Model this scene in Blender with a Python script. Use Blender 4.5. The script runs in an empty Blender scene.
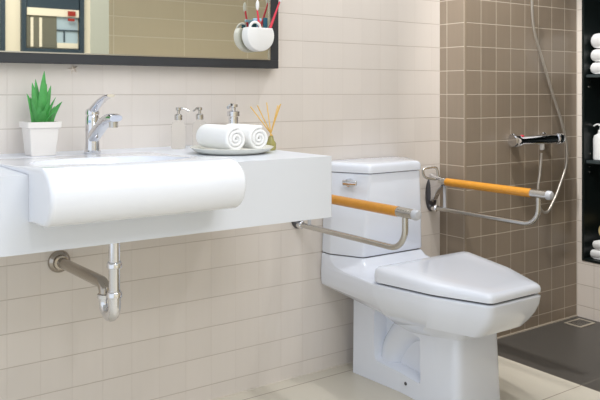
import bpy, bmesh, math, random
from mathutils import Vector, Matrix
from math import sin, cos, pi, radians as R
random.seed(4)
S = bpy.context.scene
COL = S.collection

# ------------------------------------------------------------------ materials
def nt(name):
    m = bpy.data.materials.new(name); m.use_nodes = True
    return m, m.node_tree.nodes, m.node_tree.links, m.node_tree.nodes['Principled BSDF']
def srgb(r, g, b):
    f = lambda c: (c/255/12.92 if c/255 <= .04045 else ((c/255+.055)/1.055)**2.4)
    return (f(r), f(g), f(b), 1)
def mat(name, col, rough=.5, metal=0, spec=.5, coat=0, noise=0, nscale=20, bump=0, trans=0, ior=1.45, emit=0):
    m, N, L, b = nt(name)
    b.inputs['Base Color'].default_value = col
    b.inputs['Roughness'].default_value = rough
    b.inputs['Metallic'].default_value = metal
    b.inputs['Specular IOR Level'].default_value = spec
    b.inputs['Coat Weight'].default_value = coat
    b.inputs['Coat Roughness'].default_value = .06
    b.inputs['Transmission Weight'].default_value = trans
    b.inputs['IOR'].default_value = ior
    if emit:
        b.inputs['Emission Color'].default_value = col
        b.inputs['Emission Strength'].default_value = emit
    tc = N.new('ShaderNodeTexCoord'); n = N.new('ShaderNodeTexNoise')
    n.inputs['Scale'].default_value = nscale; n.inputs['Detail'].default_value = 4
    L.new(tc.outputs['Object'], n.inputs['Vector'])
    if noise:
        mx = N.new('ShaderNodeMix'); mx.data_type = 'RGBA'
        mx.inputs['A'].default_value = tuple(c*(1-noise) for c in col[:3])+(1,)
        mx.inputs['B'].default_value = tuple(min(1, c*(1+noise)) for c in col[:3])+(1,)
        L.new(n.outputs['Fac'], mx.inputs['Factor']); L.new(mx.outputs['Result'], b.inputs['Base Color'])
    if bump:
        bp = N.new('ShaderNodeBump'); bp.inputs['Strength'].default_value = bump; bp.inputs['Distance'].default_value = .002
        L.new(n.outputs['Fac'], bp.inputs['Height']); L.new(bp.outputs['Normal'], b.inputs['Normal'])
    return m

def tile_mat(name, col, grout, ua, uoff, uw, va, voff, vw, gw=.0022, rough=.25, var=.04, streak=.03, vstr=1.0, bump=.35):
    """square tiles in world metres; ua / va name the two axes (0 x, 1 y, 2 z)"""
    m, N, L, b = nt(name)
    geo = N.new('ShaderNodeNewGeometry'); sp = N.new('ShaderNodeSeparateXYZ')
    L.new(geo.outputs['Position'], sp.inputs[0])
    def M(op, a, c=None, d=None):
        n = N.new('ShaderNodeMath'); n.operation = op
        for i, v in enumerate((a, c, d)):
            if v is None: continue
            if isinstance(v, (int, float)): n.inputs[i].default_value = v
            else: L.new(v, n.inputs[i])
        return n.outputs[0]
    def edge(axis, off, w):
        t = M('DIVIDE', M('SUBTRACT', sp.outputs[axis], off), w)
        fr = M('FRACT', t); fl = M('FLOOR', t)
        d = M('MULTIPLY', M('MINIMUM', fr, M('SUBTRACT', 1.0, fr)), w)
        mr = N.new('ShaderNodeMapRange'); mr.interpolation_type = 'SMOOTHSTEP'
        mr.inputs['From Min'].default_value = gw*.35; mr.inputs['From Max'].default_value = gw
        mr.inputs['To Min'].default_value = 1; mr.inputs['To Max'].default_value = 0
        L.new(d, mr.inputs['Value'])
        return mr.outputs[0], fl
    eu, fu = edge(ua, uoff, uw); ev, fv = edge(va, voff, vw)
    ma = M('MAXIMUM', M('MULTIPLY', eu, vstr), ev)
    cb = N.new('ShaderNodeCombineXYZ'); L.new(fu, cb.inputs[0]); L.new(fv, cb.inputs[1])
    wn = N.new('ShaderNodeTexWhiteNoise'); L.new(cb.outputs[0], wn.inputs['Vector'])
    mp = N.new('ShaderNodeMapping'); L.new(geo.outputs['Position'], mp.inputs['Vector'])
    sc = [55, 55, 55]; sc[va] = 3
    mp.inputs['Scale'].default_value = sc
    ns = N.new('ShaderNodeTexNoise'); ns.inputs['Scale'].default_value = 1; ns.inputs['Detail'].default_value = 2
    L.new(mp.outputs[0], ns.inputs['Vector'])
    val = M('ADD', M('ADD', 1-var/2-streak/2, M('MULTIPLY', wn.outputs['Value'], var)), M('MULTIPLY', ns.outputs['Fac'], streak))
    hs = N.new('ShaderNodeHueSaturation'); hs.inputs['Color'].default_value = col; L.new(val, hs.inputs['Value'])
    mx = N.new('ShaderNodeMix'); mx.data_type = 'RGBA'
    L.new(ma, mx.inputs['Factor']); L.new(hs.outputs[0], mx.inputs['A']); mx.inputs['B'].default_value = grout
    L.new(mx.outputs['Result'], b.inputs['Base Color'])
    b.inputs['Roughness'].default_value = rough
    rr = M('ADD', rough, M('MULTIPLY', ma, .4)); L.new(rr, b.inputs['Roughness'])
    bp = N.new('ShaderNodeBump'); bp.inputs['Strength'].default_value = bump; bp.inputs['Distance'].default_value = .002
    L.new(M('SUBTRACT', 1.0, ma), bp.inputs['Height']); L.new(bp.outputs['Normal'], b.inputs['Normal'])
    return m

TW = .0967
M_beige  = tile_mat('beige_tile', srgb(224, 217, 211), srgb(190, 180, 172), 0, 2.22, TW, 2, .0544, .1, gw=.0017, vstr=.32, rough=.22)
M_beigeR = tile_mat('beige_tile_side', srgb(228, 219, 210), srgb(184, 172, 160), 1, -.138, TW, 2, .0544, .1, gw=.002, vstr=.6)
M_beigeP = tile_mat('beige_tile_long', srgb(224, 212, 186), srgb(238, 230, 210), 0, 1.45, .4, 2, .0544, .1, gw=.003)
M_brown  = tile_mat('brown_tile', srgb(145, 131, 115), srgb(206, 194, 178), 0, 2.37, TW, 2, .0544, .1, gw=.0019, var=.12, rough=.3, streak=.12)
M_brownR = tile_mat('brown_tile_return', srgb(145, 131, 115), srgb(210, 198, 182), 1, -.138, .0965, 2, .0544, .1, gw=.0019, var=.08, rough=.3, streak=.1)
M_floor  = tile_mat('floor_tile', srgb(212, 206, 192), srgb(140, 121, 108), 0, 2.41, 1.2, 1, -.662, .6, gw=.0022, rough=.35, var=.03, streak=.03, bump=.1)
M_dark   = tile_mat('dark_shower_tile', srgb(78, 75, 71), srgb(120, 115, 106), 0, 2.41, .6, 1, -.662, .6, gw=.0022, rough=.4, var=.03, streak=.06, bump=.1)
M_ceram  = mat('white_ceramic', srgb(234, 239, 250), .12, coat=.5)
M_count  = mat('white_solid_surface', srgb(220, 224, 232), .3)
M_basin  = mat('white_basin_glaze', srgb(233, 236, 244), .15, coat=.3)
M_chrome = mat('polished_chrome', srgb(225, 225, 228), .09, metal=1)
M_steel  = mat('satin_steel', srgb(200, 198, 194), .22, metal=1)
M_pipe   = mat('dull_chrome_pipe', srgb(178, 170, 160), .2, metal=1)
M_gun    = mat('grey_metal_and_gaps', srgb(98, 98, 102), .3, metal=.9)  # bracket metal; also the dark tone painted into the gap under the toilet lid
M_frame  = mat('charcoal_frame', srgb(52, 54, 58), .45)
M_mirror = mat('mirror_silver', srgb(226, 225, 214), .015, metal=1)
M_wood   = mat('varnished_beech', srgb(206, 140, 40), .3, coat=.4, noise=.14, nscale=60)
M_white  = mat('white_plastic', srgb(240, 240, 240), .35)
M_cap    = mat('pale_grey_plastic', srgb(188, 190, 196), .35)
M_towel  = mat('white_terry', srgb(246, 246, 246), .95, bump=1.0, nscale=260, spec=.1)
M_pot    = mat('matt_white_pot', srgb(236, 231, 226), .55)
M_soil   = mat('soil', srgb(70, 52, 36), .95, noise=.3, bump=1, nscale=200)
M_aloe   = mat('aloe_green', srgb(80, 160, 84), .45, noise=.35, nscale=55)
M_plate  = mat('pale_dish', srgb(232, 232, 224), .2, coat=.3)
M_reed   = mat('rattan_reed', srgb(228, 186, 104), .7)
M_amber  = mat('olive_glass', srgb(196, 190, 120), .08, trans=.6)
M_glass  = mat('clear_glass', srgb(252, 252, 250), .02, trans=1, ior=1.06)
M_soap   = mat('pale_liquid_soap', srgb(238, 232, 222), .25, trans=.55, ior=1.33)
M_blackm = mat('niche_black', srgb(18, 26, 26), .35)
M_shelf  = mat('shelf_smoked', srgb(62, 70, 72), .25)
M_red    = mat('coral_red_plastic', srgb(226, 62, 84), .35)
M_deep   = mat('deep_red', srgb(168, 48, 34), .4)
M_teal   = mat('dark_teal_plastic', srgb(28, 84, 104), .4)
M_blue   = mat('pale_blue_plastic', srgb(168, 208, 236), .4)
M_grate  = mat('brushed_grate', srgb(205, 196, 180), .35, metal=.5)
M_cream  = mat('cream_paint', srgb(246, 236, 214), .7)
M_pale   = mat('pale_green_paint', srgb(206, 206, 192), .6)
M_navy   = mat('slate_frame', srgb(52, 68, 80), .5)
M_panel  = mat('grey_panel', srgb(116, 114, 100), .6)
M_skyb   = mat('pale_blue_panel', srgb(186, 206, 218), .5)
M_sisal  = mat('woven_tan', srgb(200, 180, 130), .9, noise=.25, nscale=90, bump=1)
M_star   = mat('pale_shell', srgb(232, 220, 208), .6)

# ------------------------------------------------------------------ helpers
def empty(name, loc):
    o = bpy.data.objects.new(name, None); COL.objects.link(o); o.location = loc
    o.empty_display_size = .05
    return o
def tag(o, label, cat, group=None, kind=None):
    if label: o['label'] = label
    if cat: o['category'] = cat
    if group: o['group'] = group
    if kind: o['kind'] = kind
    return o
def obj(name, bm, m, root=None, smooth=True, base=None, label=None, angle=40):
    """bm is in world metres; it is re-based on its thing's origin"""
    w = Vector((0, 0, 0))
    p = root
    while p is not None:
        w += p.location; p = p.parent
    if root is None and base is not None: w = Vector(base)
    bmesh.ops.recalc_face_normals(bm, faces=bm.faces[:])
    for v in bm.verts: v.co -= w
    me = bpy.data.meshes.new(name); bm.to_mesh(me); bm.free()
    me.materials.append(m)
    if smooth:
        me.polygons.foreach_set('use_smooth', [True]*len(me.polygons))
        try: me.set_sharp_from_angle(angle=R(angle))
        except Exception: pass
    o = bpy.data.objects.new(name, me); COL.objects.link(o)
    if root is None: o.location = w
    else: o.parent = root
    if label: o['label'] = label
    return o
def struct(name, bm, m, **k):
    o = obj(name, bm, m, smooth=False, **k); o['kind'] = 'structure'; return o
def box(bm, a, b, bev=0, seg=3):
    """axis aligned box, optionally bevelled on all edges"""
    t = bmesh.new()
    bmesh.ops.create_cube(t, size=1)
    c = [(a[i]+b[i])/2 for i in range(3)]; s = [abs(b[i]-a[i]) for i in range(3)]
    for v in t.verts: v.co = Vector([c[i]+v.co[i]*s[i] for i in range(3)])
    if bev: bmesh.ops.bevel(t, geom=t.edges[:], offset=bev, segments=seg, profile=.5, affect='EDGES')
    merge(bm, t); return bm
def merge(bm, t):
    me = bpy.data.meshes.new('tmp'); t.to_mesh(me); t.free(); bm.from_mesh(me); bpy.data.meshes.remove(me)
def newbox(a, b, bev=0, seg=3): return box(bmesh.new(), a, b, bev, seg)
def loft(bm, rings, cap0=True, cap1=True, closed=True):
    vs = [[bm.verts.new(p) for p in r] for r in rings]
    n = len(rings[0])
    for a, b in zip(vs, vs[1:]):
        for i in range(n if closed else n-1):
            j = (i+1) % n
            try: bm.faces.new((a[i], a[j], b[j], b[i]))
            except ValueError: pass
    if cap0: bm.faces.new(vs[0][::-1])
    if cap1: bm.faces.new(vs[-1])
    return bm
def tube(bm, pts, r, seg=14, cap=True):
    pts = [Vector(p) for p in pts]; n = len(pts)
    rr = r if isinstance(r, (list, tuple)) else [r]*n
    T = [(pts[min(i+1, n-1)]-pts[max(i-1, 0)]).normalized() for i in range(n)]
    up = Vector((0, 0, 1)) if abs(T[0].z) < .9 else Vector((0, 1, 0))
    x = T[0].cross(up).normalized(); rings = []
    for i in range(n):
        x = (x - T[i]*x.dot(T[i])).normalized(); y = T[i].cross(x)
        rings.append([pts[i]+(x*cos(a)+y*sin(a))*rr[i] for a in [2*pi*k/seg for k in range(seg)]])
    return loft(bm, rings, cap, cap)
def smoothpath(P, n=8):
    """Catmull-Rom through the points"""
    P = [Vector(p) for p in P]; Q = [P[0]*2-P[1]]+P+[P[-1]*2-P[-2]]; out = []
    for i in range(1, len(Q)-2):
        for k in range(n):
            t = k/n; a, b, c, d = Q[i-1:i+3]
            out.append(.5*((2*b)+(c-a)*t+(2*a-5*b+4*c-d)*t*t+(3*b-a-3*c+d)*t**3))
    out.append(P[-1]); return out
def lathe(bm, prof, c, axis='Z', seg=32, cap=True):
    rings = []
    for r, h in prof:
        ring = []
        for k in range(seg):
            a = 2*pi*k/seg; u, v = max(r, 1e-5)*cos(a), max(r, 1e-5)*sin(a)
            p = {'Z': (u, v, h), 'Y': (u, h, v), 'X': (h, u, v)}[axis]
            ring.append(Vector(c)+Vector(p))
        rings.append(ring)
    return loft(bm, rings, cap, cap)
def rpoly(pts, rad, seg=5):
    """2-D polygon with rounded corners, always the same point count"""
    n = len(pts); out = []
    rad = rad if isinstance(rad, (list, tuple)) else [rad]*n
    for i in range(n):
        p = Vector(pts[i]); a = Vector(pts[i-1])-p; b = Vector(pts[(i+1) % n])-p
        la, lb = a.length, b.length; a.normalize(); b.normalize()
        ang = a.angle(b); d = min(rad[i]/math.tan(ang/2), la*.49, lb*.49) if ang < pi-.01 else min(rad[i]*.3, la*.3, lb*.3)
        s, e = p+a*d, p+b*d
        for k in range(seg+1):
            t = k/seg; out.append((s*(1-t)**2+p*2*t*(1-t)+e*t*t))
    return out
def ellipsoid(bm, c, r, seg=40, rings=24, p=2.0):
    t = bmesh.new(); bmesh.ops.create_uvsphere(t, u_segments=seg, v_segments=rings, radius=1)
    for v in t.verts:
        if p != 2.0:
            q = (abs(v.co.x)**p+abs(v.co.y)**p)**(1/p); h = math.hypot(v.co.x, v.co.y)
            if q > 1e-6: v.co.x *= h/q; v.co.y *= h/q
        v.co = Vector((c[0]+v.co.x*r[0], c[1]+v.co.y*r[1], c[2]+v.co.z*r[2]))
    merge(bm, t); return bm
def boolean(bm, cut, op='DIFFERENCE'):
    def tmp(b):
        bmesh.ops.recalc_face_normals(b, faces=b.faces[:])
        me = bpy.data.meshes.new('t'); b.to_mesh(me); b.free()
        o = bpy.data.objects.new('t', me); COL.objects.link(o); return o
    A, B = tmp(bm), tmp(cut)
    md = A.modifiers.new('b', 'BOOLEAN'); md.object = B; md.operation = op; md.solver = 'EXACT'
    dg = bpy.context.evaluated_depsgraph_get(); dg.update()
    me = bpy.data.meshes.new_from_object(A.evaluated_get(dg))
    out = bmesh.new(); out.from_mesh(me)
    for o in (A, B):
        d = o.data; bpy.data.objects.remove(o); bpy.data.meshes.remove(d)
    bpy.data.meshes.remove(me)
    return out
def dup(root, loc, label=None):
    def cp(o, par):
        c = o.copy(); COL.objects.link(c)
        if par is not None: c.parent = par
        for ch in o.children: cp(ch, c)
        return c
    r = cp(root, None); r.location = loc
    if label: r['label'] = label
    return r

# ------------------------------------------------------------------ the setting
XR = 3.144; YB = -.145; XS = 2.37
struct('wall_back', newbox((-1.6, 0, 0), (XS+.001, .12, 2.7)), M_beige)
bm = newbox((XS, YB, 0), (XR, .12, 2.7))
wb = struct('wall_shower', bm, M_brown)
wb.data.materials.append(M_brownR)
for p in wb.data.polygons:
    if abs(p.normal.x) > .9: p.material_index = 1
# right wall with the opening of the recessed shelf unit
NY0, NY1, NZ0, NZ1 = -.172, -.80, .268, 1.95
bm = newbox((XR, -1.74, 0), (XR+.36, .12, NZ0))
box(bm, (XR, -1.74, NZ1), (XR+.36, .12, 2.7)); box(bm, (XR, NY0, NZ0), (XR+.36, .12, NZ1)); box(bm, (XR, -1.74, NZ0), (XR+.36, NY1, NZ1))
struct('wall_right', bm, M_beigeR)
bm = newbox((1.425, -1.74, 0), (XR, -1.47, 2.7))
pw = struct('wall_partition', bm, M_beigeP); pw.data.materials.append(M_pale)
for p in pw.data.polygons:
    if p.normal.x < -.9: p.material_index = 1
struct('wall_far', newbox((-2.2, -5.15, 0), (5.2, -5.0, 2.7)), M_cream)
bm = bmesh.new()
for x0, x1, y0, y1 in ((-2.2, 2.41, -5.0, .12), (2.41, 5.2, -5.0, -1.47)): box(bm, (x0, y0, -.05), (x1, y1, 0))
struct('floor', bm, M_floor)
struct('floor_shower', newbox((2.41, -1.47, -.05), (3.5, .12, 0)), M_dark)
tr = struct('trim_1', newbox((XS-.004, YB-.003, 0), (XS+.004, YB+.003, 2.7)), mat('corner_bead', srgb(150, 136, 118), .4))
bm = newbox((XR-.0035, YB-.0025, 0), (XR, YB, 2.7)); struct('trim_2', bm, mat('corner_grout', srgb(205, 198, 188), .5))
bm = newbox((XS, YB-.004, 0), (XR-.004, YB, .006)); struct('trim_3', bm, mat('base_grout', srgb(196, 186, 170), .5))
struct('trim_4', newbox((-1.6, -.004, 0), (XS-.006, 0, .004)), mat('base_grout_light', srgb(222, 214, 204), .5))

# far window / display seen in the mirror
def window(name, x0, x1, z0, z1, y):
    f = .04
    bm = bmesh.new()
    for a, b in (((x0, z0), (x1, z0+f)), ((x0, z1-f), (x1, z1)), ((x0, z0+f), (x0+f, z1-f)), ((x1-f, z0+f), (x1, z1-f))):
        box(bm, (a[0], y, a[1]), (b[0], y+.05, b[1]))
    return struct(name, bm, M_navy)
WX = [1.936, 2.525]; WZ = 1.44
w1 = window('window_1', WX[0], WX[1], WZ, 2.6, -4.999)
def pane(name, a, b, y0, y1, m):
    o = obj(name, newbox((a[0], y0, a[1]), (b[0], y1, b[1])), m, w1, smooth=False); return o
x0, x1 = WX
pane('pane', (x0+.05, WZ+.05), (x1-.05, 2.55), -4.998, -4.99, M_skyb)
pane('blind_panel', (x0+.05, WZ+.05), (x0+.33, 1.80), -4.989, -4.975, M_panel)
pane('blind_strip', (x0+.085, WZ+.055), (x0+.11, 1.77), -4.974, -4.966, M_cream)
pane('blind_strip', (x0+.165, WZ+.055), (x0+.19, 1.77), -4.974, -4.966, M_cream)
pane('valance', (x0+.05, 1.79), (x1-.05, 1.86), -4.974, -4.955, M_cream)
pane('top_rail', (x0+.05, 1.861), (x1-.05, 2.1), -4.974, -4.955, M_navy)
pane('glazing_bar', (x0+.335, 1.655), (x1-.05, 1.667), -4.989, -4.975, M_navy)
pane('glazing_bar', (x0+.40, WZ+.11), (x0+.41, 1.655), -4.989, -4.975, M_navy)
pane('counter_ledge', (x0+.335, WZ+.05), (x1-.05, WZ+.10), -4.989, -4.975, M_cream)
pane('red_ornament', (x0+.43, 1.80), (x0+.50, 1.845), -4.954, -4.935, M_deep)
pane('red_ornament', (x0+.43, 1.75), (x0+.49, 1.775), -4.954, -4.935, M_deep)
w2 = window('window_2', 1.0, 1.79, WZ-.02, 2.6, -4.999)
obj('pane', newbox((1.05, -4.998, WZ+.03), (1.74, -4.99, 2.55)), M_skyb, w2, smooth=False)

# ------------------------------------------------------------------ mirror
mz, mx, mp = 1.148, 1.503, .045
mr = tag(empty('wall_mirror', (.60, 0, mz)), 'large wall mirror with a charcoal frame above the vanity counter', 'mirror')
fz, fx = .029, .036
bm = bmesh.new()
box(bm, (-.4, -mp, mz), (mx, -.001, mz+fz), .0015, 1); box(bm, (mx-fx, -mp, mz+fz), (mx, -.001, 2.0), .0015, 1)
box(bm, (-.4, -mp, mz+fz), (-.4+fx, -.001, 2.0), .0015, 1); box(bm, (-.4, -mp, 2.0), (mx, -.001, 2.0+fz), .0015, 1)
obj('frame', bm, M_frame, mr, smooth=False)
bm = bmesh.new(); g = .004
box(bm, (-.4+fx, -mp-.001, mz+fz), (mx-fx, -mp+.006, mz+fz+g)); box(bm, (mx-fx-g, -mp-.001, mz+fz+g), (mx-fx, -mp+.006, 2.0-g))
obj('inner_bead', bm, M_steel, mr, smooth=False, label='thin pale bead inside the mirror frame')
obj('mirror_glass', newbox((-.4+fx, -mp+.004, mz+fz), (mx-fx, -mp+.012, 2.0)), M_mirror, mr, smooth=False)

# ------------------------------------------------------------------ vanity counter and basin
CZ, CB, CF, CX = .882, .710, -.613, 1.303
pl = rpoly([(.33, 0), (.33, CF), (CX, CF), (CX, 0)], [.001, .10, .004, .001], 8)
bm = bmesh.new(); loft(bm, [[Vector((p.x, p.y, z)) for p in pl] for z in (CB, CB+.003, CZ-.003, CZ)])
BX0, BX1, BYF = .467, .930, -.765
cut = bmesh.new(); ellipsoid(cut, ((BX0+BX1)/2, -.50, .905), (.208, .20, .155), p=2.6)
bm = boolean(bm, cut)
ct = obj('vanity_counter', bm, M_count, base=((CX+.33)/2, -.3, CB), angle=30)
tag(ct, 'thick white wall-hung counter slab carrying the basin, plant and towels', 'counter')

prof = [(-.225, CZ+.0005), (-.225, CZ+.018)]
def arc(cy, cz, r, a0, a1, n, sy=1, sz=1): return [(cy+r*sy*cos(R(a0+(a1-a0)*k/n)), cz+r*sz*sin(R(a0+(a1-a0)*k/n))) for k in range(n+1)]
prof += arc(-.235, CZ+.018-.0, .008, 0, 90, 3)[1:]
prof = [(-.205, CZ+.0005), (-.205, CZ+.0015), (-.208, CZ+.003), (-.30, CZ+.0045), (-.40, CZ+.0065), (-.50, CZ+.0105), (-.58, CZ+.016), (-.64, CZ+.0200)]
prof += arc(-.690, .8455, .0575, 90, 180, 10, 1.33, 1.0)
prof += [(-.690-.0765*cos(R(a))**.75, .8455-.066*sin(R(a))) if a < 89 else (-.69, .7795) for a in range(8, 89, 8)]
prof += [(-.66, .7785), (CF-.0005, .779), (CF-.0005, CZ+.0005)]
bm = bmesh.new()
loft(bm, [[Vector((x, y, z)) for y, z in prof] for x in (BX0, BX1)])
ends = [e for e in bm.edges if abs(e.verts[0].co.x-e.verts[1].co.x) < 1e-6]
# round the two ends: shrink extra end rings instead of a bevel
bm.free(); bm = bmesh.new()
def inset(pr, d):
    cy, cz = -.70, .845
    out = []
    for y, z in pr:
        yy = y+d if y < -.64 else (y-d if y > -.22 else y)
        if y < -.62:
            zz = z-d if z > .86 else (z+d if z < .83 else z)
            if y < -.64: zz = cz+(z-cz)*(1-d/.058); yy = -.62+(y+.62)*(1-d/.145)
        else: zz = z-d*.45*max(0, (z-CZ-.003)/.018) if z > CZ+.003 else z
        out.append((yy, zz))
    return out
rings = []; rb = .010
for side in (0, 1):
    rr = []
    for k in range(7):
        a = pi/2*k/6; dd = rb*(1-sin(a)); dx = rb*(1-cos(a))
        x = BX0+dx if side == 0 else BX1-dx
        # a=0 -> at the very end, most inset
        dd = rb*(1-sin(a)); xx = (BX0+rb*(1-cos(a))) if side == 0 else (BX1-rb*(1-cos(a)))
        rr.append([Vector((xx, y, z)) for y, z in inset(prof, dd)])
    rings += rr if side == 0 else rr[::-1]
loft(bm, rings)
low = bmesh.new(); ellipsoid(low, ((BX0+BX1)/2, -.50, .900), (.200, .192, .147), p=2.6)
gg = bmesh.ops.bisect_plane(low, geom=low.verts[:]+low.edges[:]+low.faces[:], plane_co=(0, 0, CZ+.004), plane_no=(0, 0, 1), clear_outer=True)
bmesh.ops.holes_fill(low, edges=[e for e in low.edges if e.is_boundary])
bm = boolean(bm, low, 'UNION')
cut = bmesh.new(); ellipsoid(cut, ((BX0+BX1)/2, -.50, .9035), (.188, .180, .13), p=2.6)
bm = boolean(bm, cut)
bs = tag(empty('wash_basin', ((BX0+BX1)/2, -.5, CZ)), 'white semi-recessed wash basin with a rolled front bulging from the counter', 'basin')
obj('bowl', bm, M_basin, bs, angle=35)
bm = bmesh.new(); lathe(bm, [(.0, .7815), (.022, .7815), (.022, .779), (.012, .7775), (0, .7775)], ((BX0+BX1)/2, -.5, 0)); obj('drain', bm, M_chrome, bs)

# ------------------------------------------------------------------ faucet
FX, FY, FZ = .787, -.125, CZ+.0006; K = 1.12
fa = tag(empty('basin_faucet', (FX, FY, FZ)), 'chrome single-lever mixer tap behind the wash basin', 'tap')
bm = bmesh.new(); lathe(bm, [(.025, 0), (.025, .006), (.0215, .009), (.0205, .03), (.0205, .103), (.018, .112), (0, .113)], (FX, FY, FZ))
obj('body', bm, M_chrome, fa)
sgn = lambda v: 1 if v > 0 else -1
bm = bmesh.new(); rings = []
for t, w, h in ((0, .017, .022), (.2, .018, .021), (.45, .018, .018), (.7, .0195, .015), (.9, .020, .013), (1, .0175, .009)):
    y = FY-.012-.172*t; z = FZ+.050+.058*sin(t*pi/2*1.08)
    rings.append([Vector((FX+w*abs(cos(a))**.7*sgn(cos(a)), y-.004*sin(a), z+h*abs(sin(a))**.8*sgn(sin(a)))) for a in [2*pi*k/20 for k in range(20)]])
loft(bm, rings); obj('spout', bm, M_chrome, fa)
bm = bmesh.new(); lathe(bm, [(.0125, 0), (.0125, .016), (.0095, .018), (0, .018)], (FX, FY-.165, FZ+.082)); obj('aerator', bm, M_steel, fa)
bm = bmesh.new(); lathe(bm, [(.0205, .1135), (.021, .120), (.018, .129), (.009, .134), (0, .135)], (FX, FY, FZ), seg=24)
obj('lever_cap', bm, M_chrome, fa)
bm = bmesh.new(); rings = []
for t, w, h in ((0, .015, .013), (.25, .015, .0095), (.5, .0145, .007), (.8, .015, .0055), (1, .012, .0045)):
    y = FY-.002-.145*t; z = FZ+.124+.046*sin(t*pi/2)
    rings.append([Vector((FX+w*cos(a), y, z+h*sin(a))) for a in [2*pi*k/16 for k in range(16)]])
loft(bm, rings); obj('lever', bm, M_chrome, fa)
bm = bmesh.new(); ellipsoid(bm, (FX-.014, FY-.0155, FZ+.094), (.004, .004, .004), 12, 8); obj('indicator', bm, M_blue, fa, label='small pale blue temperature dot')

# ------------------------------------------------------------------ potted aloe
PX, PY = .642, -.102
po = tag(empty('potted_aloe', (PX, PY, CZ)), 'spiky green aloe in a square white pot at the left of the counter', 'plant')
def sq(h, z, r=.004): return [Vector((PX+p.x, PY+p.y, CZ+z)) for p in rpoly([(-h, -h), (h, -h), (h, h), (-h, h)], r, 3)]
bm = bmesh.new()
loft(bm, [sq(.0335, .0005), sq(.0345, .004), sq(.041, .078), sq(.0465, .080), sq(.0475, .096), sq(.0425, .096), sq(.0405, .086)], True, True)
obj('pot', bm, M_pot, po)
bm = bmesh.new(); loft(bm, [sq(.0395, .0865), sq(.0395, .089)]); obj('soil', bm, M_soil, po, smooth=False)
# image-plane directions: sideways = wall x, tips given as (dx, dy, height, width)
leaves = [(.012, .0, .118, .0105), (-.022, .005, .092, .009), (.034, .008, .086, .008), (.062, -.01, .05, .0085), (-.03, -.012, .055, .008),
          (.040, -.02, .060, .011), (.020, -.03, .055, .010), (-.012, -.03, .040, .010), (-.036, .01, .068, .007), (.028, .03, .09, .008),
          (-.005, .03, .10, .008), (.05, .02, .040, .008), (-.020, .03, .06, .008), (.038, -.035, .030, .010), (0, -.036, .032, .011)]
for i, (dx, dy, h, w) in enumerate(leaves):
    bm = bmesh.new(); n = 11; rings = []; b0 = Vector((PX+dx*.42, PY+dy*.42, CZ+.088))
    side = Vector((-dy, dx, 0)); side = side.normalized() if i not in (0, 1, 2, 9, 10) else Vector((1, 0, 0))
    if abs(side.x) < .3: side = Vector((1, .3, 0)).normalized()
    pts = []
    for k in range(n):
        t = k/(n-1); q = b0+Vector((dx*(.15*t+.4*t*t), dy*(.15*t+.4*t*t), h*t*1.30)); pts.append(q)
    for k in range(n):
        t = k/(n-1); T = (pts[min(k+1, n-1)]-pts[max(k-1, 0)]).normalized()
        sd = (side-T*side.dot(T)).normalized(); nr = T.cross(sd)
        ww = 1.3*w*(1-.15*t)*(1-t**3.2)+.0006; th = ww*.45
        rings.append([q2 for q2 in [pts[k]+sd*ww*cos(a)+nr*th*(sin(a) if sin(a) > 0 else .45*sin(a)) for a in [2*pi*j/12 for j in range(12)]]])
    loft(bm, rings)
    for k in range(1, n-1):
        for s in (-1, 1):
            t = (k+.3*s*.5)/(n-1); T = (pts[k+1]-pts[k-1]).normalized(); sd = (side-T*side.dot(T)).normalized()
            ww = w*(1-.15*t)*(1-t**3.2); b = pts[k]+sd*s*ww*.93
            v = [bm.verts.new(b+T*.0016), bm.verts.new(b-T*.0016), bm.verts.new(b+sd*s*.0026+T*.001), bm.verts.new(b+T.cross(sd)*.001)]
            bm.faces.new((v[0], v[1], v[2])); bm.faces.new((v[0], v[2], v[3])); bm.faces.new((v[1], v[3], v[2])); bm.faces.new((v[0], v[3], v[1]))
    obj('leaf', bm, M_aloe, po)

# ------------------------------------------------------------------ soap pumps
def dispenser(x, y, glass, liquid, label, hs=1.0, group='soap dispensers at the back of the counter', flip=1, metal=False):
    r = tag(empty('soap_dispenser', (x, y, CZ)), label, 'soap dispenser', group)
    z = CZ+.0005; H = .088 if not metal else .097
    bm = bmesh.new()
    if metal:
        lathe(bm, [(.022, 0), (.023, .004), (.023, H-.035), (.018, H-.025), (.0165, H-.02), (.0165, H+.002), (0, H+.002)], (x, y, z)); obj('bottle', bm, M_chrome, r)
    else:
        prof = [(.020, 0), (.023, .004), (.023, H-.016), (.019, H-.006), (.011, H), (.011, H+.003)]
        lathe(bm, prof, (x, y, z)); obj('bottle', bm, M_glass, r)
    s = hs
    bm = bmesh.new(); lathe(bm, [(.0125*s, H+.0035), (.0125*s, H+.019), (.009*s, H+.022), (0, H+.022)], (x, y, z)); obj('collar', bm, M_steel if not metal else M_chrome, r)
    bm = bmesh.new(); lathe(bm, [(.0045*s, H+.0225), (.0045*s, H+.032), (.0085*s, H+.034), (.0085*s, H+.043), (0, H+.044)], (x, y, z))
    tube(bm, smoothpath([(x, y, z+H+.039), (x+.014*flip, y-.008, z+H+.040), (x+.030*flip, y-.016, z+H+.032)], 5), .0034*s, 8); obj('pump', bm, M_steel if not metal else M_chrome, r)
dispenser(1.074, -.11, 1, 1, 'leftmost clear soap bottle with a metal pump behind the basin')
dispenser(1.150, -.11, 1, 1, 'clear soap bottle with a metal pump just left of the rolled towels', flip=-1)
dispenser(1.268, -.125, 0, 1, 'chrome pump dispenser standing behind the rolled towels', hs=1.7, flip=-1, metal=True)

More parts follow.
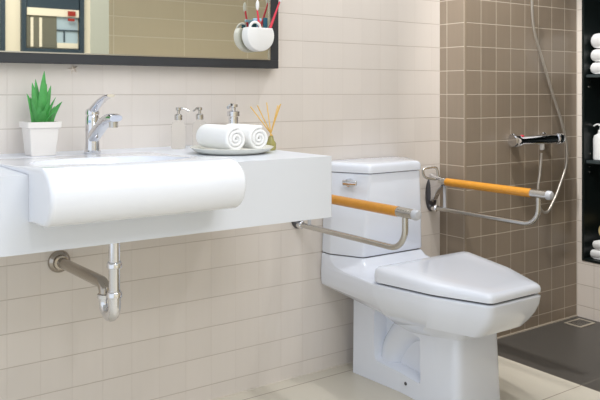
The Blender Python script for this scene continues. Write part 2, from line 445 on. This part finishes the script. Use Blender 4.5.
# ------------------------------------------------------------------ dish with rolled towels
DX, DY = 1.128, -.355
bm = bmesh.new(); lathe(bm, [(.05, .001), (.098, .0015), (.112, .008), (.122, .017), (.1245, .0185), (.122, .0195), (.111, .0125), (.098, .006), (0, .0055)], (DX, DY, CZ), seg=48)
tag(obj('serving_dish', bm, M_plate, base=(DX, DY, CZ)), 'shallow pale dish holding two rolled towels on the counter', 'dish')
def roll(name, c, r, L, label, group, axis=Vector((0, 1, 0)), up=Vector((0, 0, 1))):
    """towel rolled round an axis; the wound edge shows as a spiral on both ends"""
    ax = axis.normalized(); sx = up.cross(ax).normalized(); turns = 3.1; n = 110; th = r/turns*.86
    bm = bmesh.new(); c = Vector(c)
    base = c-Vector((0, 0, r))
    def pt(a, rad, l): return c+ax*l+(sx*cos(a)+up*sin(a))*rad
    inner, outer = [], []
    for k in range(n+1):
        t = k/n; a = t*turns*2*pi+1.2; ro = r*(.12+.88*t); ri = max(ro-th, .0012)
        inner.append((a, ri)); outer.append((a, ro))
    ls = [(-L/2, .35), (-L/2+.0035, .85), (-L/2+.009, 1), (L/2-.009, 1), (L/2-.0035, .85), (L/2, .35)]
    def ringset(l, f):
        o = [pt(a, (ri+ro)/2+(ro-ri)/2*f, l) for (a, ri), (_, ro) in zip(inner, outer)]
        i = [pt(a, (ri+ro)/2-(ro-ri)/2*f, l) for (a, ri), (_, ro) in zip(inner, outer)]
        return o, i
    rows = []
    for l, f in ls:
        o, i = ringset(l, f); rows.append(([bm.verts.new(p) for p in o], [bm.verts.new(p) for p in i]))
    for (o0, i0), (o1, i1) in zip(rows, rows[1:]):
        for k in range(n):
            bm.faces.new((o0[k], o0[k+1], o1[k+1], o1[k])); bm.faces.new((i0[k+1], i0[k], i1[k], i1[k+1]))
        bm.faces.new((o0[0], o1[0], i1[0], i0[0])); bm.faces.new((o0[n], i0[n], i1[n], o1[n]))
    for (o0, i0) in (rows[0], rows[-1]):
        for k in range(n): bm.faces.new((o0[k], i0[k], i0[k+1], o0[k+1]))
    ob = obj(name, bm, M_towel, base=base, angle=70)
    return tag(ob, label, 'towel', group)
rr = .0385; tz = CZ+.0078+rr
roll('rolled_towel', (1.090, -.355, tz), rr, .185, 'left of the two white rolled towels on the dish', 'rolled towels on the dish')
roll('rolled_towel', (1.090+2*rr+.002, -.357, tz), rr, .175, 'right of the two white rolled towels on the dish', 'rolled towels on the dish')

# ------------------------------------------------------------------ reed diffuser
QX, QY = 1.270, -.30+.045
QX, QY = 1.279, -.335
rd = tag(empty('reed_diffuser', (QX, QY, CZ)), 'small olive glass diffuser with rattan sticks at the right of the counter', 'diffuser')
bm = bmesh.new(); lathe(bm, [(.014, .0005), (.0165, .004), (.0165, .022), (.010, .032), (.007, .043), (.008, .045), (0, .045)], (QX, QY, CZ)); obj('bottle', bm, M_amber, rd)
for dx, dy, h in ((-.062, -.02, .152), (-.056, .03, .148), (.030, -.01, .156), (.004, .03, .160), (.046, .03, .150), (.012, -.03, .152)):
    bm = bmesh.new(); tube(bm, [(QX-dx*.08, QY-dy*.08, CZ+.0455), (QX+dx, QY+dy, CZ+h-.012)], .0017, 8); obj('reed', bm, M_reed, rd)

# ------------------------------------------------------------------ waste pipe
GX = .728
wt = tag(empty('waste_trap', (GX, -.446, .48)), 'chrome waste trap hanging under the basin and running to the wall', 'pipe')
bm = bmesh.new(); tube(bm, [(GX, -.446, CB-.0008), (GX, -.446, .535)], .0145, 20); obj('tailpiece', bm, M_chrome, wt)
for z in (.612, .536):
    bm = bmesh.new(); lathe(bm, [(.0145, 0), (.0195, .002), (.0195, .013), (.017, .017), (.0145, .017)], (GX, -.446, z), seg=24); obj('nut', bm, M_chrome, wt)
path = [(GX, -.446, .556)]+[(GX, -.413-.033*cos(a), .514-.030*sin(a)) for a in [pi*k/12 for k in range(13)]]+[(GX, -.380, .530)]
bm = bmesh.new(); tube(bm, path, .0162, 20); obj('trap_bend', bm, M_chrome, wt)
bm = bmesh.new(); lathe(bm, [(.016, 0), (.0205, .002), (.0205, .012), (.016, .014)], (GX, -.380, .520), seg=24); obj('nut', bm, M_chrome, wt)
path = [(GX, -.380, .526), (GX, -.380, .534)]+[(GX, -.352-.028*cos(a), .534+.024*sin(a)) for a in [pi/2*k/8 for k in range(1, 9)]]+[(GX, -.20, .554), (GX, -.006, .548)]
bm = bmesh.new(); tube(bm, path, .0158, 20); obj('waste_pipe', bm, M_pipe, wt)
bm = bmesh.new(); lathe(bm, [(.017, -.030), (.022, -.028), (.023, -.016), (.032, -.010), (.034, -.004), (.034, -.0006), (0, -.0006)], (GX, 0, .548), 'Y'); obj('wall_flange', bm, M_pipe, wt)

# ------------------------------------------------------------------ toilet
TX = 1.935
to = tag(empty('toilet', (TX, -.33, 0)), 'white one-piece toilet with closed lid between the two fold-down grab bars', 'toilet')
def outline(z, rear, mid, front, rr=(.02, .05, .03), seg=6, bul=.022):
    (yr, hr), (ym, hm), (yf, hf) = rear, mid, front
    if ym > -.2 and yf > -.25: bul = 0
    yb, hb = ym+(yf-ym)*.55, hm+(hf-hm)*.55+bul
    P = [(TX-hr, yr), (TX-hm, ym), (TX-hb, yb), (TX-hf, yf), (TX+hf, yf), (TX+hb, yb), (TX+hm, ym), (TX+hr, yr)]
    zs = z if callable(z) else (lambda y: z)
    return [Vector((p.x, p.y, zs(p.y))) for p in rpoly(P, [rr[0], rr[1], .12, rr[2], rr[2], .12, rr[1], rr[0]], seg)]
W = -.003
zf_ = lambda y: .026*(lambda t: t*t*(3-2*t))(min(1, max(0, (-y-.33)/.27)))
L = [outline(.452, (W, .208), (-.055, .208), (-.180, .146), (.012, .03, .02)),
     outline(.447, (W, .211), (-.057, .211), (-.184, .150), (.012, .03, .02)),
     outline(.430, (W, .212), (-.07, .213), (-.198, .158), (.012, .03, .03)),
     outline(.415, (W, .213), (-.10, .215), (-.235, .176), (.012, .03, .03)),
     outline(.408, (W, .213), (-.16, .220), (-.31, .200), (.012, .03, .03), bul=0),
     outline(.405, (W, .213), (-.33, .232), (-.750, .120), (.012, .08, .03)),
     outline(.400, (W, .214), (-.33, .236), (-.756, .124), (.012, .08, .03)),
     outline(.375, (W, .214), (-.33, .235), (-.753, .124), (.012, .08, .035)),
     outline(.348, (W, .213), (-.33, .225), (-.742, .121), (.012, .10, .04)),
     outline(lambda y: .335 if y > -.2 else .320, (W, .212), (-.33, .207), (-.722, .118), (.012, .12, .04)),
     outline(lambda y: .330 if y > -.2 else .290, (-.012, .205), (-.33, .183), (-.692, .114), (.012, .12, .04)),
     outline(lambda y: .327 if y > -.2 else .268+zf_(y), (-.060, .150), (-.33, .153), (-.655, .110), (.012, .12, .03)),
     outline(lambda y: .315 if y > -.2 else .245+zf_(y), (-.070, .118), (-.33, .124), (-.615, .106), (.012, .12, .035)),
     outline(lambda y: .295 if y > -.2 else .226+zf_(y), (-.075, .112), (-.33, .112), (-.600, .104), (.008, .12, .035), bul=.004),
     outline(.10, (-.078, .116), (-.33, .108), (-.604, .112), (.008, .12, .035), bul=0),
     outline(.0005, (-.080, .120), (-.33, .104), (-.608, .118), (.008, .12, .035), bul=0)]
bm = bmesh.new(); loft(bm, L[::-1])
for s in (-1, 1):     # the open pocket in each flank of the foot
    cut = bmesh.new(); rings = []
    for x, g in ((.062, .012), (.16, -.010)):
        pts = rpoly([(-.195-g, .275-g), (-.200-g, .080+g), (-.435+g, .060+g), (-.435+g, .222-g)], [.03, .02, .012, .012], 5)
        rings.append([Vector((TX+s*x, p.x, p.y)) for p in pts])
    loft(cut, rings); bm = boolean(bm, cut)
obj('body', bm, M_ceram, to, angle=32)
for s in (-1, 1):
    bm = bmesh.new()
    tube(bm, smoothpath([(TX+s*.032, -.225, .07), (TX+s*.036, -.255, .14), (TX+s*.036, -.32, .215), (TX+s*.034, -.40, .25)], 6), [.058]*19, 28)
    obj('trapway', bm, M_ceram, to)
    bm = bmesh.new(); ellipsoid(bm, (TX+s*.1085, -.36, .042), (.004, .006, .006), 12, 8); obj('bolt_cap', bm, M_gun, to)
L = [outline(.457, (W, .208), (-.055, .208), (-.180, .148), (.012, .03, .02)),
     outline(.462, (W, .209), (-.056, .209), (-.182, .149), (.012, .03, .02)),
     outline(.600, (W, .204), (-.057, .204), (-.189, .139), (.012, .03, .02)),
     outline(.757, (W, .198), (-.058, .198), (-.193, .128), (.012, .03, .02)),
     outline(.761, (W, .196), (-.055, .196), (-.190, .125), (.012, .03, .02))]
bm = bmesh.new(); loft(bm, L); obj('tank', bm, M_ceram, to)
bm = bmesh.new(); loft(bm, [outline(.452, (W, .203), (-.05, .203), (-.175, .142), (.012, .03, .02)), outline(.457, (W, .203), (-.05, .203), (-.175, .142), (.012, .03, .02))]); obj('tank_seam', bm, M_gun, to)  # dark inset strip along the seam below the tank
q = lambda z, d: outline(z, (W, .200-d), (-.060+d*.3, .200-d), (-.197+d, .131-d), (.014, .03, .022))
bm = bmesh.new(); loft(bm, [q(.7635, .003), q(.765, .0), q(.785, .0), q(.792, .003), q(.796, .007), q(.799, .016), q(.801, .05)]); obj('tank_lid', bm, M_ceram, to)
bm = bmesh.new(); loft(bm, [q(.761, .010), q(.7637, .010)]); obj('lid_gap', bm, M_gun, to)
# dark inset plate painting the shadow gap, then the lid above it
bm = bmesh.new(); loft(bm, [outline(.4055, (-.335, .215), (-.36, .217), (-.742, .112), (.02, .05, .025)), outline(.412, (-.335, .215), (-.36, .217), (-.742, .112), (.02, .05, .025))]); obj('seat_shadow_gap', bm, M_gun, to)
def lidr(base, rise, d):
    zf = lambda y: base+rise*(1 if y > -.33 else max(0, (y+.757)/.427))
    return outline(zf, (-.322-d, .222-d), (-.345-d*.5, .236-d), (-.757+d, .124-d*.6), (.03, .06, .03))
bm = bmesh.new(); loft(bm, [lidr(.412, 0, .004), lidr(.4135, 0, .001), lidr(.424, .010, .0), lidr(.432, .020, .003), lidr(.437, .024, .010), lidr(.4395, .026, .022), lidr(.441, .027, .06)])
obj('seat_lid', bm, M_ceram, to, angle=50)
for s in (-1, 1):
    bm = bmesh.new(); lathe(bm, [(.011, -.02), (.011, .02)], (TX+s*.075, -.305, .423), 'X', 16); box(bm, (TX+s*.075-.018, -.315, .405), (TX+s*.075+.018, -.295, .423)); obj('hinge', bm, M_ceram, to)
# flush lever on the tank flank
u = Vector((.068, -.137, 0)).normalized(); nrm = Vector((-u.y, u.x, 0))*-1
nrm = Vector((u.y, -u.x, 0)); nrm = nrm if nrm.x < 0 else -nrm
c = Vector((TX-.172, -.128, .729))
fl_ = bmesh.new(); tube(fl_, [c-nrm*.004, c+nrm*.012], .015, 20); lv = obj('flush_lever', fl_, M_chrome, to)
bm = newbox((-.034, -.0055, -.011), (.024, .0055, .011), .005, 3)
mt = Matrix((( -u.x, nrm.x, 0), (-u.y, nrm.y, 0), (0, 0, 1)))
for v in bm.verts: v.co = mt @ v.co + c + nrm*.019 + (-u)*-.004
obj('paddle', bm, M_chrome, lv)

# ------------------------------------------------------------------ grab bars
def grab_bar(x, label, ext=0):
    r = tag(empty('grab_bar', (x, 0, .69)), label, 'grab bar', 'fold-down grab bars beside the toilet')
    zu, zl = .689, .573
    # oval wall plate
    bm = bmesh.new(); rings = []
    for y, d in ((-.001, 0), (-.008, 0), (-.013, .004)):
        rings.append([Vector((x+(.030-d)*cos(a), y, .628+(.072-d)*sin(a))) for a in [2*pi*k/36 for k in range(36)]])
    loft(bm, rings); wp = obj('wall_plate', bm, M_gun, r)
    for z in (.655, .60):
        bm = bmesh.new(); lathe(bm, [(.005, -.013), (.0045, -.0165), (0, -.017)], (x, 0, z+(0)), 'Y', 12); obj('screw', bm, M_chrome, wp)
    bm = bmesh.new()
    rings = []
    for y, hw, z0, z1 in ((-.012, .016, .60, .72), (-.03, .0155, .61, .715), (-.05, .015, .645, .708), (-.075, .0145, .668, .706)):
        rings.append([Vector((x+p.x, y, p.y)) for p in rpoly([(-hw, z0), (hw, z0), (hw, z1), (-hw, z1)], .006, 3)])
    loft(bm, rings); obj('hinge_bracket', bm, M_chrome, r)
    # stay loop above the hinge
    bm = bmesh.new(); tube(bm, smoothpath([(x-.012, -.045, .696), (x-.058, -.030, .706), (x-.069, -.026, .732), (x-.058, -.028, .744), (x-.016, -.040, .746), (x-.004, -.044, .736), (x-.004, -.050, .704)], 6), .0055, 10); obj('stay_loop', bm, M_steel, r)
    bm = bmesh.new(); tube(bm, [(x, -.06, zu), (x, -.095, zu)], .0165, 20); obj('upper_tube', bm, M_steel, r)
    bm = bmesh.new(); tube(bm, [(x, -.095, zu), (x, -.520-ext, zu)], .0165, 24); obj('wooden_grip', bm, M_wood, r, label='varnished yellow wooden grip')
    bm = bmesh.new(); tube(bm, [(x, -.520-ext, zu), (x, -.590-ext, zu)], .0160, 24); obj('upper_tube', bm, M_steel, r)
    bm = bmesh.new(); lathe(bm, [(.0165, 0), (.0170, -.004), (.0165, -.012), (.013, -.019), (.006, -.021), (0, -.0215)], (x, -.590-ext, zu), 'Y', 24); obj('end_cap', bm, M_cap, r, label='pale grey rounded end cap')
    path = [(x, -.020, zl), (x, -.30, zl)]+[(x, -.485-ext-.065*sin(a), zl+.065-.065*cos(a)) for a in [pi/2*k/12 for k in range(13)]]+[(x, -.550-ext, zu-.012)]
    bm = bmesh.new(); tube(bm, path, .0098, 16); obj('lower_tube', bm, M_steel, r)
    bm = bmesh.new(); tube(bm, [(x, -.083, zl+.008), (x, -.083, zu-.014)], .0065, 12); obj('brace', bm, M_cap, r)
    bm = bmesh.new(); lathe(bm, [(.0125, 0), (.0145, -.01), (.0145, -.026), (.011, -.03)], (x, -.011, zl), 'Y', 16); obj('pivot', bm, M_chrome, r)
    return r
grab_bar(1.612, 'steel grab bar with wooden grip left of the toilet, partly behind the counter', .034)
grab_bar(2.312, 'steel grab bar with wooden grip right of the toilet, by the brown tiles')

# ------------------------------------------------------------------ shower mixer and hose
SY = YB
sm = tag(empty('shower_mixer', (2.84, SY, .91)), 'chrome bar shower mixer valve on the brown tiled wall', 'shower valve')
zm = .888
def pxw(px, py, Y):
    t = (px-300)/750; c_, s_ = cos(R(35.5)), sin(R(35.5)); s = (Y+2.284)/(c_-t*s_)
    return Vector((s*(s_+t*c_), Y, 1.06-s*(py-93)/750))
ml, mrr = pxw(514, 140, SY-.055), pxw(559, 139.5, SY-.055)
z = (ml.z+mrr.z)/2; xl, xr = ml.x, mrr.x
bm = bmesh.new(); lathe(bm, [(.014, xl+.03), (.021, xl+.034), (.0225, (xl+xr)/2), (.021, xr-.028), (.014, xr-.024)], (0, SY-.055, z), 'X', 28); obj('valve_body', bm, M_chrome, sm)
for a, b, nm in ((xl-.012, xl+.033, 'temperature_knob'), (xr-.027, xr+.014, 'flow_knob')):
    bm = bmesh.new(); e = .004; lathe(bm, [(0, a), (.024, a), (.027, a+e), (.0265, b-e), (.023, b), (0, b)], (0, SY-.055, z), 'X', 20); obj(nm, bm, M_chrome, sm)
bm = newbox((xl+.040, SY-.068, z+.016), (xl+.052, SY-.054, z+.0245), .002, 2); obj('safety_button', bm, M_red, sm)
for x in (xl+.055, xr-.045):
    bm = bmesh.new(); lathe(bm, [(0, -.001), (.028, -.001), (.028, -.008), (.020, -.014), (.013, -.016), (.013, -.042)], (x, SY, z), 'Y', 28); obj('wall_union', bm, M_chrome, sm)
hx = pxw(542, 150, SY-.055).x
bm = bmesh.new(); lathe(bm, [(.0085, z-.046), (.0105, z-.040), (.0105, z-.022), (.008, z-.015)], (hx, SY-.055, 0), 'Z', 16); obj('hose_nut', bm, M_white, sm)
pts = [(541.5, 153, .055), (540, 172, .055), (538, 190, .053), (540, 208, .052), (547, 212, .052), (554, 200, .050), (561, 182, .046), (566.5, 163, .044), (566, 143, .045), (561, 120, .045), (552, 92, .045), (543, 62, .045), (535, 35, .045), (532.3, 15, .05), (532, -4, .058), (532, -14, .07)]
path = smoothpath([pxw(a, b, SY-d) for a, b, d in pts], 8)
bm = bmesh.new(); tube(bm, path, .0062, 12)
top = path[-1]
tag(obj('shower_hose', bm, mat('hose_steel', srgb(196, 190, 182), .3, metal=.75, bump=.6, nscale=400), base=(hx, SY-.05, path[36].z)), 'slim metal shower hose looping beside the mixer valve', 'hose')

# ------------------------------------------------------------------ niche shelf unit in the right wall
sh = tag(empty('shelf_unit', (XR, (NY0+NY1)/2, NZ0)), 'tall black recessed shelf unit in the right-hand shower wall', 'shelf')
ND = .30
bm = bmesh.new(); e = .012; a0, a1, b0, b1 = NY1+.001, NY0-.001, NZ0+.001, NZ1-.001
box(bm, (XR-.003, a1-e, b0), (XR+ND, a1, b1)); box(bm, (XR-.003, a0, b0), (XR+ND, a0+e, b1))
box(bm, (XR-.003, a0+e, b0), (XR+ND, a1-e, b0+e)); box(bm, (XR-.003, a0+e, b1-e), (XR+ND, a1-e, b1)); box(bm, (XR+ND-.012, a0+e, b0+e), (XR+ND, a1-e, b1-e))
obj('carcass', bm, M_blackm, sh, smooth=False)
zsh = [.738, 1.132]
zsh = [pxw(592, 163, -.23).z, 1.135]
def zat(py, px, x):
    t = (px-300)/750; s = x/(sin(R(35.5))+t*cos(R(35.5))); return 1.06-s*(py-93)/750
zsh = [zat(160.5, 592, XR+.02), zat(74.5, 592, XR+.02)]
for zz in zsh:
    obj('shelf_board', newbox((XR+.012, a0+e, zz-.014), (XR+ND-.013, a1-e-.0005, zz), .001, 1), M_shelf, sh, smooth=False)
for zz in zsh:
    for dz in (-.032, -.058, .03):
        bm = bmesh.new(); lathe(bm, [(.003, 0), (.003, -.004), (0, -.0045)], (XR+.04, a1-e, zz+dz), 'Y', 8); obj('shelf_pin', bm, M_steel, sh)
pin = bm
def folded(x0, y0, z, w, d, h, label, group, name='folded_towel'):
    """stack-folded towel, its rounded fold to the left (y0) side"""
    bm = bmesh.new(); n = 1; hh = h/n
    pr = []
    for k in range(n):      # scalloped silhouette of the folds in the (y, z) plane
        pr += [(y0-.004-.006*cos(a)*0 + (hh*.5*(1-0))*cos(a)*.9, z+hh*k+hh/2+hh*.47*sin(a)) for a in [-pi/2+pi*j/6 for j in range(7)]]
    pr += [(y0-d, z+h-hh*.03), (y0-d, z+hh*.03)]
    rings = []
    for x, sc in ((x0, .96), (x0+.006, 1), (x0+w-.006, 1), (x0+w, .96)):
        cy, cz = y0-d/2, z+h/2
        rings.append([Vector((x, cy+(y-cy)*sc, cz+(zz-cz)*sc)) for y, zz in pr])
    loft(bm, rings)
    return tag(obj(name, bm, M_towel, base=(x0+w/2, y0-d/2, z), angle=60), label, 'towel', group)
yt = pxw(590, 60, 0); 
def yat(px, x):
    t = (px-300)/750; s = x/(sin(R(35.5))+t*cos(R(35.5))); return s*(cos(R(35.5))-t*sin(R(35.5)))-2.284
zz = zsh[1]+.0005
hs = [.058, .062, .075]
for k, (px, nm) in enumerate(((589.3, 'bottom folded white towel of the stack on the top shelf'), (590, 'middle folded white towel of the stack on the top shelf'), (591.2, 'uppermost folded white towel of the stack on the top shelf'))):
    folded(XR+.03, yat(px, XR+.03)-.022, zz, .2, .30, hs[k]-.0006, nm, 'folded towels on the top shelf'); zz += hs[k]
bx_, by_ = XR+.07, yat(599.5, XR+.06); bz = zsh[0]+.0005
pb = tag(empty('pump_bottle', (bx_, by_, bz)), 'white pump bottle standing on the middle shelf of the black unit', 'bottle')
bm = bmesh.new(); lathe(bm, [(.030, 0), (.034, .004), (.034, .10), (.030, .115), (.014, .124), (.013, .130), (0, .130)], (bx_, by_, bz)); obj('bottle_body', bm, M_white, pb)
bm = bmesh.new(); lathe(bm, [(.012, .1305), (.012, .142), (.005, .144), (.005, .160), (.011, .162), (.011, .170), (0, .171)], (bx_, by_, bz), seg=20)
tube(bm, smoothpath([(bx_, by_, bz+.166), (bx_, by_+.02, bz+.168), (bx_, by_+.036, bz+.160)], 5), .0038, 8); obj('pump', bm, M_white, pb)
zf = NZ0+.0135
folded(XR+.02, yat(588.5, XR+.02)-.02, zf, .2, .3, .045, 'lower white hand towel folded at the bottom of the black unit', 'towels at the bottom of the unit')
folded(XR+.02, yat(590.5, XR+.02)-.02, zf+.0456, .2, .3, .042, 'upper white hand towel folded under the tan woven roll', 'towels at the bottom of the unit')
ob = roll('woven_mat', (XR+.12, yat(599.5, XR+.02)-.02, zf+.0885+.043), .042, .17, 'tan woven mat rolled up on the towels at the bottom of the unit', None, Vector((1, 0, 0)))
ob['category'] = 'mat'; ob.data.materials[0] = M_sisal

# ------------------------------------------------------------------ floor drain
dr = tag(empty('floor_drain', (3.06, -.222, 0)), 'square metal floor drain grate in the dark shower floor', 'drain')
cx, cy, hw = 3.052, -.222, .058
bm = newbox((cx-hw, cy-hw*.75, .0003), (cx+hw, cy+hw*.75, .003)); obj('frame', bm, M_grate, dr, smooth=False)
bm = bmesh.new()
for k in range(9):
    xx = cx-hw*.72+k*hw*.18; box(bm, (xx-.0018, cy-hw*.55, .0031), (xx+.0018, cy+hw*.55, .0045))
obj('grate', bm, M_gun, dr, smooth=False)

# ------------------------------------------------------------------ cup on the mirror
ym = -mp-.001
cc = pxw(259, 35.5, -.075)
tc_ = tag(empty('toothbrush_holder', (cc.x, ym, cc.z)), 'round white wall cup fixed to the right of the mirror glass', 'toothbrush holder')
bm = bmesh.new(); rings = []; rw = .056
def dshape(r, y, cut=.48):
    a0 = math.asin(cut)
    an = [a0-(pi+2*a0)*k/36 for k in range(37)]
    pts = [Vector((cc.x+r*cos(a), y, cc.z+r*sin(a))) for a in an]
    xl, xr2 = pts[-1].x, pts[0].x
    pts += [Vector((xl+(xr2-xl)*k/8, y, pts[0].z)) for k in range(1, 8)]
    return pts
yf_ = -.090
loft(bm, [dshape(rw*.93, ym-.003), dshape(rw, ym-.007), dshape(rw, yf_+.006), dshape(rw*.97, yf_+.002), dshape(rw*.90, yf_)])
cut = newbox((cc.x-rw*.74, yf_+.006, cc.z-.01), (cc.x+rw*.80, ym-.010, cc.z+.04)); bm = boolean(bm, cut)
obj('cup', bm, M_white, tc_)
bm = bmesh.new(); hc = Vector((cc.x-.021, -.083, cc.z+.024))
tube(bm, [hc+Vector((.021*cos(a), 0, .021*sin(a))) for a in [pi*2*k/28 for k in range(29)]], .0048, 10, False); obj('handle', bm, M_white, tc_)
bm = bmesh.new(); lathe(bm, [(.02, 0), (.02, -.0028)], (cc.x, ym, cc.z), 'Y', 24); obj('suction_pad', bm, M_cap, tc_)
def brush(name, a, b, m, label, head=.02):
    r = empty(name, a); tag(r, label, 'toothbrush', 'toothbrushes in the cup on the mirror')
    a, b = Vector(a), Vector(b); bm = bmesh.new(); T = (b-a)
    tube(bm, [a, a+T*.3, a+T*.7, b], [.0042, .0052, .0035, .0028], 10); obj('brush_handle', bm, m, r)
    bm = bmesh.new(); ellipsoid(bm, b+Vector((0, -.003, head*.5)), (.0065, .006, head*.7), 14, 10); obj('bristles', bm, M_white, r)
    return r
zc = cc.z-.006
brush('toothbrush', (cc.x+.034, -.072, zc+.002), pxw(280, 1, -.08), M_red, 'coral red toothbrush leaning right out of the mirror cup', .022)
brush('toothbrush', (cc.x+.006, -.078, zc+.002), pxw(257, 9, -.08)+Vector((.0, 0, .0)), M_red, 'red and white toothbrush standing upright in the mirror cup', .026)
bm = newbox((cc.x+.017, -.080, zc+.001), (cc.x+.033, -.072, cc.z+.063), .002, 2)
tag(obj('pocket_comb', bm, M_teal, base=(cc.x+.025, -.076, zc)), 'dark teal flat comb standing in the mirror cup', 'comb')
bm = newbox((cc.x-.034, -.070, zc+.001), (cc.x-.020, -.064, cc.z+.040), .002, 2)
tag(obj('tube_cap', bm, M_teal, base=(cc.x-.027, -.067, zc)), 'dark tube end showing behind the cup handle', 'tube')
a = Vector((cc.x-.002, -.066, zc+.001)); b = Vector((cc.x-.002, -.068, cc.z+.050)); bm = bmesh.new(); tube(bm, [a, b], .003, 8)
rz = tag(empty('razor', a), 'pale blue razor in the mirror cup', 'razor')
obj('razor_handle', bm, M_blue, rz); bm = newbox((a.x-.016, -.074, cc.z+.0505), (a.x+.014, -.062, cc.z+.060), .002, 2); obj('razor_head', bm, M_blue, rz)

# small starfish stuck on the tiles
sc_ = pxw(73, 69, -.001); bm = bmesh.new()
ring = []; 
for k in range(10):
    a = pi/2+pi*k/5+.25; r = .017 if k % 2 == 0 else .0055; ring.append((r*cos(a), r*sin(a)))
loft(bm, [[Vector((sc_.x+x, -.0008, sc_.z+z)) for x, z in ring], [Vector((sc_.x+x*.9, -.003, sc_.z+z*.9)) for x, z in ring], [Vector((sc_.x+x*.2, -.006, sc_.z+z*.2)) for x, z in ring]])
tag(obj('starfish_hook', bm, M_star, base=(sc_.x, 0, sc_.z)), 'tiny pale starfish ornament on the tiles just below the mirror', 'ornament')

# ------------------------------------------------------------------ light
w = bpy.data.worlds.new('World'); S.world = w; w.use_nodes = True
bg = w.node_tree.nodes['Background']; bg.inputs['Color'].default_value = (.86, .925, 1, 1); bg.inputs['Strength'].default_value = 1.12
def area(name, loc, target, size, power, col=(1, 1, 1), shape='DISK'):
    l = bpy.data.lights.new(name, 'AREA'); l.shape = shape; l.size = size; l.energy = power; l.color = col
    o = bpy.data.objects.new(name, l); COL.objects.link(o); o.location = loc
    o.rotation_euler = (Vector(target)-Vector(loc)).to_track_quat('-Z', 'Y').to_euler(); return o
def spot(name, loc, target, power, angle=80, r=.04, col=(1, .96, .9), blend=.5):
    l = bpy.data.lights.new(name, 'SPOT'); l.energy = power; l.spot_size = R(angle); l.shadow_soft_size = r; l.spot_blend = blend; l.color = col
    o = bpy.data.objects.new(name, l); COL.objects.link(o); o.location = loc
    o.rotation_euler = (Vector(target)-Vector(loc)).to_track_quat('-Z', 'Y').to_euler(); return o
spot('ceiling_spot_front', (.4, -3.9, 2.55), (1.2, 0, .7), 36, 80, .12, (1, .98, .96))
spot('ceiling_spot_toilet', (2.15, -.42, 2.6), (1.9, -.25, .4), 46, 100, .05, (1, .98, .95))
area('room_fill', (1.0, -2.0, 2.65), (1.2, -.3, .3), 1.2, 17, (1, .985, .97))  # added fill light for the room, no fixture modelled
area('far_wall_fill', (1.6, -3.7, 2.68), (1.6, -4.4, 0), 1.0, 30, (1, .98, .96))  # added light to brighten the far wall reflected in the mirror
spot('right_wall_fill', (1.75, -.62, 2.6), (3.14, -.42, .35), 120, 50, .05, (1, .97, .93))  # added spot, set off to the left to brighten the right wall

cam = bpy.data.cameras.new('Camera'); co = bpy.data.objects.new('Camera', cam); COL.objects.link(co)
co.location = (0, -2.284, 1.06); co.rotation_euler = (pi/2, 0, -R(35.5))
cam.sensor_width = 36; cam.lens = 45; cam.shift_y = -107/600; cam.clip_start = .02
S.camera = co
S.view_settings.view_transform = 'Standard'; S.view_settings.look = 'None'
S.view_settings.exposure = 0; S.view_settings.gamma = 1; S.view_settings.use_curve_mapping = False
